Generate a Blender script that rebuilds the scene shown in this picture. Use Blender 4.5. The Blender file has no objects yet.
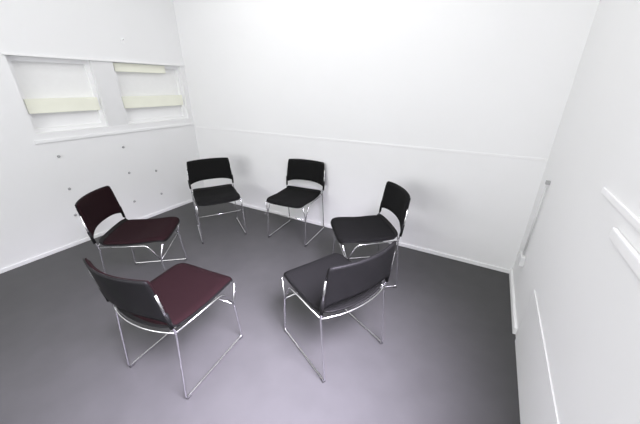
import bpy, bmesh, math
from mathutils import Vector
from math import radians as R, sin, cos, pi

# ---------------------------------------------------------------- camera, light, exposure
sc = bpy.context.scene
HEAD = 29.77
cam_d = bpy.data.cameras.new('camera')
cam_d.sensor_width = 36.0
cam_d.lens = 285.5 * 36.0 / 640.0
cam_d.clip_start = 0.02
cam = bpy.data.objects.new('camera', cam_d)
sc.collection.objects.link(cam)
cam.location = (0, 0, 1.5)
cam.rotation_euler = (R(90 - 23.65), 0, R(HEAD))
sc.camera = cam

world = bpy.data.worlds.new('sky')
sc.world = world
world.use_nodes = True
bg = world.node_tree.nodes['Background']
bg.inputs['Color'].default_value = (0.80, 0.86, 1.0, 1)
bg.inputs['Strength'].default_value = 1.0

def area(name, loc, rot, sx, sy, power, col):
    l = bpy.data.lights.new(name, 'AREA')
    l.shape = 'RECTANGLE'
    l.size, l.size_y = sx, sy
    l.energy = power
    l.color = col
    o = bpy.data.objects.new(name, l)
    sc.collection.objects.link(o)
    o.location = loc
    o.rotation_euler = rot
    return o

# daylight through the tall window in the right wall, just behind the camera's view
win = area('window_daylight', (0.62, 0.25, 2.15), (0, 0, 0), 1.3, 1.3, 128, (0.87, 0.80, 1.0))
win.rotation_euler = (Vector((-0.53, 0.70, 0.0)) - win.location).to_track_quat('-Z', 'Y').to_euler()
win.data.spread = R(68)
# fill light from behind the camera, added to even out the walls
area('rear_fill_light', (-1.6, -2.50, 1.60), (R(90), 0, 0), 3.0, 1.5, 84, (1.0, 1.0, 0.985))
# overhead fill light, added to brighten the walls
area('ceiling_fill_light', (-1.40, 1.25, 3.07), (0, 0, 0), 2.2, 2.0, 29, (1.0, 1.0, 0.97))

vs = sc.view_settings
vs.view_transform = 'Standard'
vs.look = 'None'
vs.gamma = 1.0
vs.use_curve_mapping = False
vs.exposure = 0.0

# ---------------------------------------------------------------- materials
def mat(name, col, rough=0.5, metal=0.0, spec=0.5, noise=None, bump=None, tint=None, coat=0.0, coat_r=0.2):
    m = bpy.data.materials.new(name)
    m.use_nodes = True
    nt = m.node_tree
    b = nt.nodes['Principled BSDF']
    b.inputs['Base Color'].default_value = (*col, 1)
    b.inputs['Roughness'].default_value = rough
    b.inputs['Metallic'].default_value = metal
    b.inputs['Specular IOR Level'].default_value = spec
    if tint:
        b.inputs['Specular Tint'].default_value = (*tint, 1)
    if coat:
        b.inputs['Coat Weight'].default_value = coat
        b.inputs['Coat Roughness'].default_value = coat_r
    tc = nt.nodes.new('ShaderNodeTexCoord')
    if noise:
        scale, amt = noise
        n = nt.nodes.new('ShaderNodeTexNoise')
        n.inputs['Scale'].default_value = scale
        n.inputs['Detail'].default_value = 4
        r = nt.nodes.new('ShaderNodeValToRGB')
        r.color_ramp.elements[0].position = 0.3
        r.color_ramp.elements[1].position = 0.7
        r.color_ramp.elements[0].color = tuple(max(0, c * (1 - amt)) for c in col) + (1,)
        r.color_ramp.elements[1].color = tuple(min(1, c * (1 + amt)) for c in col) + (1,)
        nt.links.new(tc.outputs['Object'], n.inputs['Vector'])
        nt.links.new(n.outputs['Fac'], r.inputs['Fac'])
        nt.links.new(r.outputs['Color'], b.inputs['Base Color'])
    if bump:
        scale, st = bump
        n2 = nt.nodes.new('ShaderNodeTexNoise')
        n2.inputs['Scale'].default_value = scale
        n2.inputs['Detail'].default_value = 3
        bp = nt.nodes.new('ShaderNodeBump')
        bp.inputs['Strength'].default_value = st
        bp.inputs['Distance'].default_value = 0.002
        nt.links.new(tc.outputs['Object'], n2.inputs['Vector'])
        nt.links.new(n2.outputs['Fac'], bp.inputs['Height'])
        nt.links.new(bp.outputs['Normal'], b.inputs['Normal'])
    return m

M = {
    'wall': mat('white_wall_paint', (0.86, 0.86, 0.86), 0.75, spec=0.3, noise=(1.2, 0.008), bump=(60, 0.15)),
    'ceil': mat('white_ceiling_paint', (0.85, 0.85, 0.85), 0.8, spec=0.2, noise=(2, 0.01)),
    'trim': mat('white_gloss_trim', (0.90, 0.90, 0.90), 0.4, noise=(3, 0.01)),
    'cream': mat('cream_painted_board', (0.90, 0.905, 0.78), 0.55, noise=(6, 0.02)),
    'grey': mat('pale_grey_paint', (0.78, 0.78, 0.78), 0.6, noise=(5, 0.02)),
    'blind': mat('white_blind_cloth', (0.88, 0.88, 0.87), 0.8, spec=0.1, noise=(30, 0.01)),
    'floor': mat('dark_grey_floor_paint', (0.063, 0.063, 0.062), 0.45, spec=0.28, noise=(7, 0.06), bump=(25, 0.12), tint=(0.90, 0.87, 1.0)),
    'steel': mat('chromed_steel_rod', (0.62, 0.62, 0.62), 0.24, metal=1.0, noise=(20, 0.03)),
    'screw': mat('dull_grey_screw', (0.42, 0.42, 0.42), 0.5, metal=0.3, noise=(40, 0.05)),
    'black_cloth': mat('black_wool_cloth', (0.009, 0.009, 0.009), 0.9, spec=0.1, noise=(260, 0.25), bump=(400, 0.5)),
    'maroon_cloth': mat('dark_maroon_wool_cloth', (0.0125, 0.0046, 0.0056), 0.9, spec=0.1, noise=(260, 0.2), bump=(400, 0.5)),
    'shell': mat('black_moulded_shell', (0.0075, 0.0075, 0.0075), 0.5, spec=0.13, noise=(15, 0.08)),
    'rubber': mat('dark_rubber_glide', (0.03, 0.03, 0.03), 0.7, noise=(30, 0.1)),
    'cable': mat('grey_plastic_conduit', (0.66, 0.66, 0.66), 0.5, noise=(20, 0.03)),
    'panel': mat('lamp_diffuser', (0.9, 0.9, 0.9), 0.6, noise=(5, 0.01)),
}

# ---------------------------------------------------------------- mesh helpers
def link(name, me, m, parent=None, smooth=False):
    if smooth:
        for p in me.polygons:
            p.use_smooth = True
    me.materials.append(m)
    o = bpy.data.objects.new(name, me)
    sc.collection.objects.link(o)
    if parent:
        o.parent = parent
    return o

def boxes(name, lst, m, parent=None, bev=0.0):
    """one mesh from boxes (x0,x1,y0,y1,z0,z1)"""
    bm = bmesh.new()
    for x0, x1, y0, y1, z0, z1 in lst:
        vs_ = [bm.verts.new((x, y, z)) for z in (z0, z1) for y in (y0, y1) for x in (x0, x1)]
        for f in ((0, 2, 3, 1), (4, 5, 7, 6), (0, 1, 5, 4), (2, 6, 7, 3), (0, 4, 6, 2), (1, 3, 7, 5)):
            bm.faces.new([vs_[i] for i in f])
    if bev:
        bmesh.ops.bevel(bm, geom=bm.edges[:], offset=bev, segments=2, affect='EDGES', profile=0.6)
    me = bpy.data.meshes.new(name)
    bm.to_mesh(me)
    bm.free()
    return link(name, me, m, parent)

def fillet(pts, rad, n=5):
    pts = [Vector(p) for p in pts]
    out = [pts[0]]
    for i in range(1, len(pts) - 1):
        a, b, c = pts[i - 1], pts[i], pts[i + 1]
        d = min(rad, (a - b).length * 0.45, (c - b).length * 0.45)
        p, q = b + (a - b).normalized() * d, b + (c - b).normalized() * d
        for k in range(n + 1):
            t = k / n
            out.append(p * (1 - t) ** 2 + b * 2 * t * (1 - t) + q * t * t)
    out.append(pts[-1])
    return out

def tube_bm(bm, pts, r, seg=10):
    pts = [Vector(p) for p in pts]
    rings = []
    up = None
    for i, p in enumerate(pts):
        t = (pts[min(i + 1, len(pts) - 1)] - pts[max(i - 1, 0)]).normalized()
        if up is None:
            up = t.orthogonal().normalized()
        up = (up - t * up.dot(t)).normalized()
        s = t.cross(up)
        rings.append([bm.verts.new(p + (up * cos(a) + s * sin(a)) * r) for a in [2 * pi * k / seg for k in range(seg)]])
    for a, b in zip(rings, rings[1:]):
        for k in range(seg):
            bm.faces.new((a[k], a[(k + 1) % seg], b[(k + 1) % seg], b[k]))
    bm.faces.new(rings[0][::-1])
    bm.faces.new(rings[-1])

def tubes(name, paths, r, m, parent=None, seg=10):
    bm = bmesh.new()
    for p in paths:
        tube_bm(bm, p, r, seg)
    bmesh.ops.recalc_face_normals(bm, faces=bm.faces[:])
    me = bpy.data.meshes.new(name)
    bm.to_mesh(me)
    bm.free()
    return link(name, me, m, parent, True)

def slab(name, top, bot, nu, nv, m, parent=None):
    """closed smooth slab between two surfaces; top(u,v), bot(u,v), u,v in -1..1"""
    bm = bmesh.new()
    T = [[bm.verts.new(top(-1 + 2 * i / nu, -1 + 2 * j / nv)) for j in range(nv + 1)] for i in range(nu + 1)]
    B = [[bm.verts.new(bot(-1 + 2 * i / nu, -1 + 2 * j / nv)) for j in range(nv + 1)] for i in range(nu + 1)]
    for i in range(nu):
        for j in range(nv):
            bm.faces.new((T[i][j], T[i + 1][j], T[i + 1][j + 1], T[i][j + 1]))
            bm.faces.new((B[i][j], B[i][j + 1], B[i + 1][j + 1], B[i + 1][j]))
    for i in range(nu):
        bm.faces.new((T[i][0], B[i][0], B[i + 1][0], T[i + 1][0]))
        bm.faces.new((T[i][nv], T[i + 1][nv], B[i + 1][nv], B[i][nv]))
    for j in range(nv):
        bm.faces.new((T[0][j], T[0][j + 1], B[0][j + 1], B[0][j]))
        bm.faces.new((T[nu][j], B[nu][j], B[nu][j + 1], T[nu][j + 1]))
    bmesh.ops.recalc_face_normals(bm, faces=bm.faces[:])
    me = bpy.data.meshes.new(name)
    bm.to_mesh(me)
    bm.free()
    return link(name, me, m, parent, True)

def round_uv(u, v, k):
    """square parameter -> rounded rectangle parameter"""
    a, b = abs(u), abs(v)
    su, sv = (1 if u >= 0 else -1), (1 if v >= 0 else -1)
    ru, rv = a, b
    m_ = min(a, b)
    mx = max(a, b)
    if mx > 0:
        t = m_ / mx
        f = 1 - k * t ** 6 * mx ** 3
        ru, rv = a * f, b * f
    return su * ru, sv * rv

def structure(o):
    o['kind'] = 'structure'
    return o

# ---------------------------------------------------------------- room shell
XL, XR, YB, YF, ZC = -3.47, 0.425, 2.635, -2.4, 3.10
T = 0.12
structure(boxes('floor', [(XL - T, XR + T, YF - T, YB + T, -0.1, 0.0)], M['floor']))
structure(boxes('ceiling', [(XL - T, XR + T, YF - T, YB + T, ZC, ZC + 0.1)], M['ceil']))
structure(boxes('wall_back', [(XL - T, XR + T, YB, YB + T, 0, ZC)], M['wall']))
FX0, FX1, FZ0, FZ1 = -3.0, 0.0, 0.9, 2.4  # front wall opening, added to let the rear fill light in
structure(boxes('wall_front', [
    (XL - T, FX0, YF - T, YF, 0, ZC), (FX1, XR + T, YF - T, YF, 0, ZC),
    (FX0, FX1, YF - T, YF, 0, FZ0), (FX0, FX1, YF - T, YF, FZ1, ZC)], M['wall']))
# left wall with a long shallow window opening y 1.0..2.58, z 1.12..1.735
WY0, WY1, WZ0, WZ1 = 1.00, 2.575, 1.12, 1.735
structure(boxes('wall_left', [
    (XL - T, XL, YF, WY0, 0, ZC), (XL - T, XL, WY1, YB, 0, ZC),
    (XL - T, XL, WY0, WY1, 0, WZ0), (XL - T, XL, WY0, WY1, WZ1, ZC)], M['wall']))
# right wall with the daylight window y -1.55..0.85, z 1.17..2.75
RY0, RY1, RZ0, RZ1 = -1.0, 0.95, 1.17, 2.85
structure(boxes('wall_right', [
    (XR, XR + T, YF, RY0, 0, ZC), (XR, XR + T, RY1, YB, 0, ZC),
    (XR, XR + T, RY0, RY1, 0, RZ0), (XR, XR + T, RY0, RY1, RZ1, ZC)], M['wall']))

# window_1, window_2: the two bays in the left wall
def bay(name, y0, y1):
    w = bpy.data.objects.new(name, None)
    sc.collection.objects.link(w)
    w.location = (XL - T, (y0 + y1) / 2, WZ0)
    w['kind'] = 'structure'
    hy = (y1 - y0) / 2
    hz = WZ1 - WZ0
    fr = 0.035
    boxes('window_frame', [(0.02, 0.075, -hy, -hy + fr, 0, hz), (0.02, 0.075, hy - fr, hy, 0, hz),
                           (0.02, 0.075, -hy + fr, hy - fr, 0, fr), (0.02, 0.075, -hy + fr, hy - fr, hz - fr, hz)], M['trim'], w)
    boxes('window_blind', [(0.03, 0.045, -hy + fr, hy - fr, 0.28, hz - fr)], M['blind'], w)
    boxes('window_pane', [(0.035, 0.041, -hy + fr, hy - fr, fr, 0.28)], M['trim'], w)
    return w
w1 = bay('window_1', WY0, 1.60)
w2 = bay('window_2', 1.80, WY1)
for w, hy in ((w1, 0.3), (w2, 0.3875)):
    boxes('cream_rail', [(0.046, 0.088, -hy + 0.02, hy - 0.02, 0.165, 0.285)], M['cream'], w)
boxes('cream_head_board', [(0.046, 0.088, -0.3675, 0.20, 0.53, 0.61)], M['cream'], w2)
structure(boxes('trim_1', [(XL - T + 0.02, XL - 0.004, 1.60, 1.80, WZ0, WZ1)], M['grey']))        # mullion between the bays
structure(boxes('trim_2', [(XL, XL + 0.010, WY0 - 0.03, YB, 1.035, 1.065)], M['trim'], bev=0.003)) # rail below the window
structure(boxes('trim_3', [(XL, XL + 0.012, WY0 - 0.02, YB, WZ1, WZ1 + 0.02)], M['trim'], bev=0.002))

# back wall dado line
structure(boxes('trim_4', [(XL + 0.03, XR, YB - 0.003, YB, 1.0, 1.018)], M['trim'], bev=0.002))

# right wall: window ledge, low lining panel, baseboard
structure(boxes('trim_5', [(XR - 0.008, XR, YF, 1.42, 1.130, 1.155)], M['trim'], bev=0.004))
structure(boxes('trim_6', [(XR - 0.014, XR, YF, 1.19, 1.045, 1.085)], M['trim'], bev=0.006))
structure(boxes('trim_7', [(XR - 0.006, XR, YF, 1.80, 0.0, 0.41)], M['trim'], bev=0.002))
structure(boxes('baseboard_right', [(XR - 0.018, XR, 1.86, YB, 0.0, 0.05)], M['wall'], bev=0.003))
structure(boxes('baseboard_back', [(XL + 0.012, XR - 0.018, YB - 0.010, YB, 0.0, 0.035)], M['wall'], bev=0.002))
structure(boxes('baseboard_left', [(XL, XL + 0.010, YF, YB - 0.010, 0.0, 0.035)], M['wall'], bev=0.002))
w3 = bpy.data.objects.new('window_3', None)
sc.collection.objects.link(w3)
w3.location = (XR, (RY0 + RY1) / 2, RZ0)
w3['kind'] = 'structure'
hy, hz = (RY1 - RY0) / 2, RZ1 - RZ0
boxes('window_frame', [(0.03, 0.09, -hy, -hy + 0.05, 0, hz), (0.03, 0.09, hy - 0.05, hy, 0, hz), (0.03, 0.09, -0.03, 0.03, 0.05, hz - 0.05),
                       (0.03, 0.09, -hy + 0.05, hy - 0.05, 0, 0.05), (0.03, 0.09, -hy + 0.05, hy - 0.05, hz - 0.05, hz)], M['trim'], w3)

w4 = bpy.data.objects.new('added_rear_window', None)  # unseen window frame, added to go with the rear fill light
sc.collection.objects.link(w4)
w4.location = (FX0, YF - T, FZ0)
w4['kind'] = 'structure'
boxes('window_frame', [(0, 0.05, 0.03, 0.09, 0, 1.5), (2.95, 3.0, 0.03, 0.09, 0, 1.5), (1.475, 1.525, 0.03, 0.09, 0.05, 1.45),
                       (0.05, 2.95, 0.03, 0.09, 0, 0.05), (0.05, 2.95, 0.03, 0.09, 1.45, 1.5)], M['trim'], w4)

# ---------------------------------------------------------------- small wall things
def tag(o, label, cat, group=None):
    o['label'] = label
    o['category'] = cat
    if group:
        o['group'] = group
    return o

def root(name, loc, rz, label, cat, group=None):
    o = bpy.data.objects.new(name, None)
    sc.collection.objects.link(o)
    o.location = loc
    o.rotation_euler = (0, 0, rz)
    return tag(o, label, cat, group)

cd = root('wall_conduit', (XR, 2.33, 0.28), 0, 'thin pale grey conduit running up the right wall beside the far corner', 'pipe')
tubes('pipe', [[(-0.014, 0, 0.07), (-0.014, 0, 0.64)]], 0.007, M['cable'], cd)
boxes('socket_box', [(-0.03, 0, -0.05, 0.05, 0, 0.075)], M['grey'], cd, bev=0.004)
boxes('pipe_clip', [(-0.024, 0, -0.012, 0.012, 0.625, 0.65)], M['screw'], cd, bev=0.002)

def screw(loc, label, rot=(0, R(90), 0)):
    bm = bmesh.new()
    prof = [(0.0, 0.012), (0.006, 0.0115), (0.010, 0.009), (0.013, 0.004), (0.0135, 0.0)]
    seg = 16
    rings = []
    for r, z in prof[1:]:
        rings.append([bm.verts.new((r * cos(2 * pi * k / seg), r * sin(2 * pi * k / seg), z)) for k in range(seg)])
    slot = bm.verts.new((0, 0, 0.0095))
    for k in range(seg):
        bm.faces.new((slot, rings[0][k], rings[0][(k + 1) % seg]))
        for a, b in zip(rings, rings[1:]):
            bm.faces.new((a[k], b[k], b[(k + 1) % seg], a[(k + 1) % seg]))
    bm.faces.new(rings[-1][::-1])
    me = bpy.data.meshes.new('wall_screw')
    bm.to_mesh(me)
    bm.free()
    o = link('wall_screw', me, M['screw'], None, True)
    o.location = loc
    o.rotation_euler = rot
    return tag(o, label, 'screw', 'grey screw heads in the white left wall')

S = [(1.10, 0.90, 'highest grey screw of the column at the left end of the wall'),
     (1.09, 0.58, 'grey screw on the left wall left of the leftmost chair back'),
     (1.06, 0.31, 'lowest grey screw on the left wall, half beside the leftmost chair back'),
     (1.68, 0.89, 'highest grey screw above and right of the leftmost chair back'),
     (1.67, 0.60, 'grey screw just up from the right shoulder of the leftmost chair back'),
     (1.64, 0.26, 'lowest grey screw over the seat of the leftmost chair'),
     (1.98, 0.55, 'upper of the two grey screws nearest the corner chair'),
     (1.98, 0.25, 'lower of the two grey screws nearest the corner chair')]
for y, z, lb in S:
    screw((XL, y, z), lb)
hk = root('wall_hook', (XL, 1.95, 1.91), 0, 'small white hook on the left wall above the window', 'hook')
boxes('back_plate', [(0, 0.006, -0.02, 0.02, 0, 0.05)], M['trim'], hk, bev=0.002)
tubes('prong', [fillet([(0.004, 0, 0.035), (0.035, 0, 0.035), (0.035, 0, 0.055)], 0.01)], 0.004, M['trim'], hk)

# unseen ceiling lamp, a frame added around the overhead fill light
def lamp(x, y, sx, sy, label):
    r = root('added_ceiling_lamp', (x, y, ZC), 0, label, 'ceiling lamp', None)
    boxes('lamp_frame', [(-sx / 2 - .03, sx / 2 + .03, -sy / 2 - .03, -sy / 2, -0.05, 0), (-sx / 2 - .03, sx / 2 + .03, sy / 2, sy / 2 + .03, -0.05, 0),
                         (-sx / 2 - .03, -sx / 2, -sy / 2, sy / 2, -0.05, 0), (sx / 2, sx / 2 + .03, -sy / 2, sy / 2, -0.05, 0)], M['trim'], r)
lamp(-1.40, 1.25, 2.2, 2.0, 'unseen rectangular ceiling lamp added above the circle of chairs')

# ---------------------------------------------------------------- the chair
HS = 0.432           # seat height of the frame
W = 0.226
def chair(label, cloth, back_cloth):
    c = root('stacking_chair', (0, 0, 0), 0, label, 'chair', 'sled-base chairs set in a circle')
    r = 0.0056
    for s in (-1, 1):
        x = s * W
        # back post, rear leg, runner and front leg are one bent rod
        post = [(s * 0.229, -0.256, 0.69), (s * 0.232, -0.240, 0.56), (x, -0.212, HS), (x, -0.250, r + 0.004),
                (x, 0.206, r + 0.004), (x, 0.178, 0.29), (s * 0.218, 0.212, HS - 0.008)]
        tubes('side_frame', [fillet(post, 0.022, 5)], r, M['steel'], c)
        rail = [(x, -0.212, HS), (x, 0.105, HS - 0.012), (x, 0.177, 0.292)]
        tubes('seat_rail', [fillet(rail, 0.03, 5)], r * 0.92, M['steel'], c)
        for yy in (-0.234, 0.190):
            g = boxes('foot_glide', [(x - 0.009, x + 0.009, yy - 0.014, yy + 0.014, 0.0, 0.011)], M['rubber'], c, bev=0.002)
    n = 14
    tubes('rear_rail', [[(W * (-1 + 2 * k / n), -0.214 - 0.045 * (1 - (-1 + 2 * k / n) ** 2), HS) for k in range(n + 1)]], r, M['steel'], c)
    tubes('front_stretcher', [[(-W, 0.178, 0.288), (W, 0.178, 0.288)]], r * 0.8, M['steel'], c)
    # seat: padded cloth over a thin black pan, dished, waterfall front
    def s_surf(u, v, off, grow=0.0):
        u2, v2 = round_uv(u, v, 0.075)
        x = u2 * (0.216 + grow)
        y = 0.012 + v2 * (0.222 + grow) + (0.006 if grow == 0.0 and v2 < -0.9 else 0.0)
        if v2 < 0:
            y -= 0.030 * (1 - u2 * u2) * (-v2) ** 3
        z = HS + 0.010 - 0.016 * (1 - u2 * u2) * (0.35 + 0.65 * (1 - max(0.0, v2)))
        z += 0.014 * max(0.0, v2) - 0.045 * max(0.0, v2 - 0.62) ** 2 * 3.0 + 0.012 * max(0.0, -v2) ** 2
        return (x, y, z + off)
    def edge(u, v):
        m_ = max(abs(u), abs(v))
        return 0.012 * (1 - max(0.0, (m_ - 0.8) / 0.2) ** 2)
    def lip(v):
        return 0.022 * max(0.0, (-v - 0.9) / 0.1)
    slab('seat', lambda u, v: s_surf(u, v, 0.006 + edge(u, v)), lambda u, v: s_surf(u, v, 0.0), 24, 24, cloth, c)
    slab('seat_pan', lambda u, v: s_surf(u, v, -0.0005 + lip(v), 0.002 + 0.4 * lip(v)), lambda u, v: s_surf(u, v, -0.009 + lip(v), 0.004 + 0.4 * lip(v)), 20, 20, M['shell'], c)
    # backrest: curved round the sitter, lower edge arched up in the middle
    def b_surf(u, v, off, grow=0.0):
        u2, v2 = round_uv(u, v, 0.026)
        h = (v2 + 1) / 2
        x = u2 * (0.232 - 0.014 * h + grow)
        lo = 0.545 - 0.035 * abs(u2) ** 4
        hi = 0.765
        z = lo + (hi - lo) * h + grow * v2
        y = -0.228 - 0.036 * h - 0.046 * (1 - u2 * u2)
        return (x, y + off, z)
    slab('backrest', lambda u, v: b_surf(u, v, 0.008 + 0.8 * edge(u, v)), lambda u, v: b_surf(u, v, 0.0), 24, 16, back_cloth, c)
    slab('back_shell', lambda u, v: b_surf(u, v, -0.0005, 0.003), lambda u, v: b_surf(u, v, -0.008, 0.003), 24, 12, M['shell'], c)
    for s in (-1, 1):   # black sleeves that carry the back on the posts
        tubes('back_sleeve', [[(s * 0.232, -0.238, 0.570), (s * 0.2295, -0.225, 0.475)]], 0.0100, M['shell'], c)
    return c

def copy_chair(src, label, cloth=None, back=None):
    r = src.copy()
    sc.collection.objects.link(r)
    r['label'] = label
    for ch in list(src.children):
        k = ch.copy()
        sc.collection.objects.link(k)
        k.parent = r
        kind = ch.name.split('.')[0]
        if kind == 'seat' and cloth:
            k.data = ch.data.copy(); k.data.materials[0] = cloth
        if kind == 'backrest' and back:
            k.data = ch.data.copy(); k.data.materials[0] = back
    return r

def place(o, x, y, a):
    """x, y on the floor seen along the camera heading; a = facing, clockwise from it"""
    c, s = cos(R(HEAD)), sin(R(HEAD))
    o.location = (x * c - y * s, x * s + y * c, 0)
    o.rotation_euler = (0, 0, R(HEAD - a))

MC, BC = M['maroon_cloth'], M['black_cloth']
cA = chair('maroon-seated steel-rod chair nearest the viewer on the left, seen from behind', MC, MC)
place(cA, -0.803, 1.296, 24.2)
cF = copy_chair(cA, 'maroon steel-rod chair by the left wall, side-on and facing right')
place(cF, -1.426, 2.045, 80.6)
cB = copy_chair(cA, 'black steel-rod chair in the right foreground, its curved back to the viewer', BC, BC)
place(cB, 0.067, 1.403, -34.9)
cC = copy_chair(cB, 'black steel-rod chair side-on by the back wall, rightmost, facing left')
place(cC, 0.347, 2.084, -98.3)
cD = copy_chair(cB, 'black steel-rod chair against the back wall, facing the viewer, right of the corner chair')
place(cD, -0.269, 2.822, -154.5)
cE = copy_chair(cB, 'black steel-rod chair in front of the room corner, facing the viewer')
place(cE, -1.114, 2.880, 152.6)
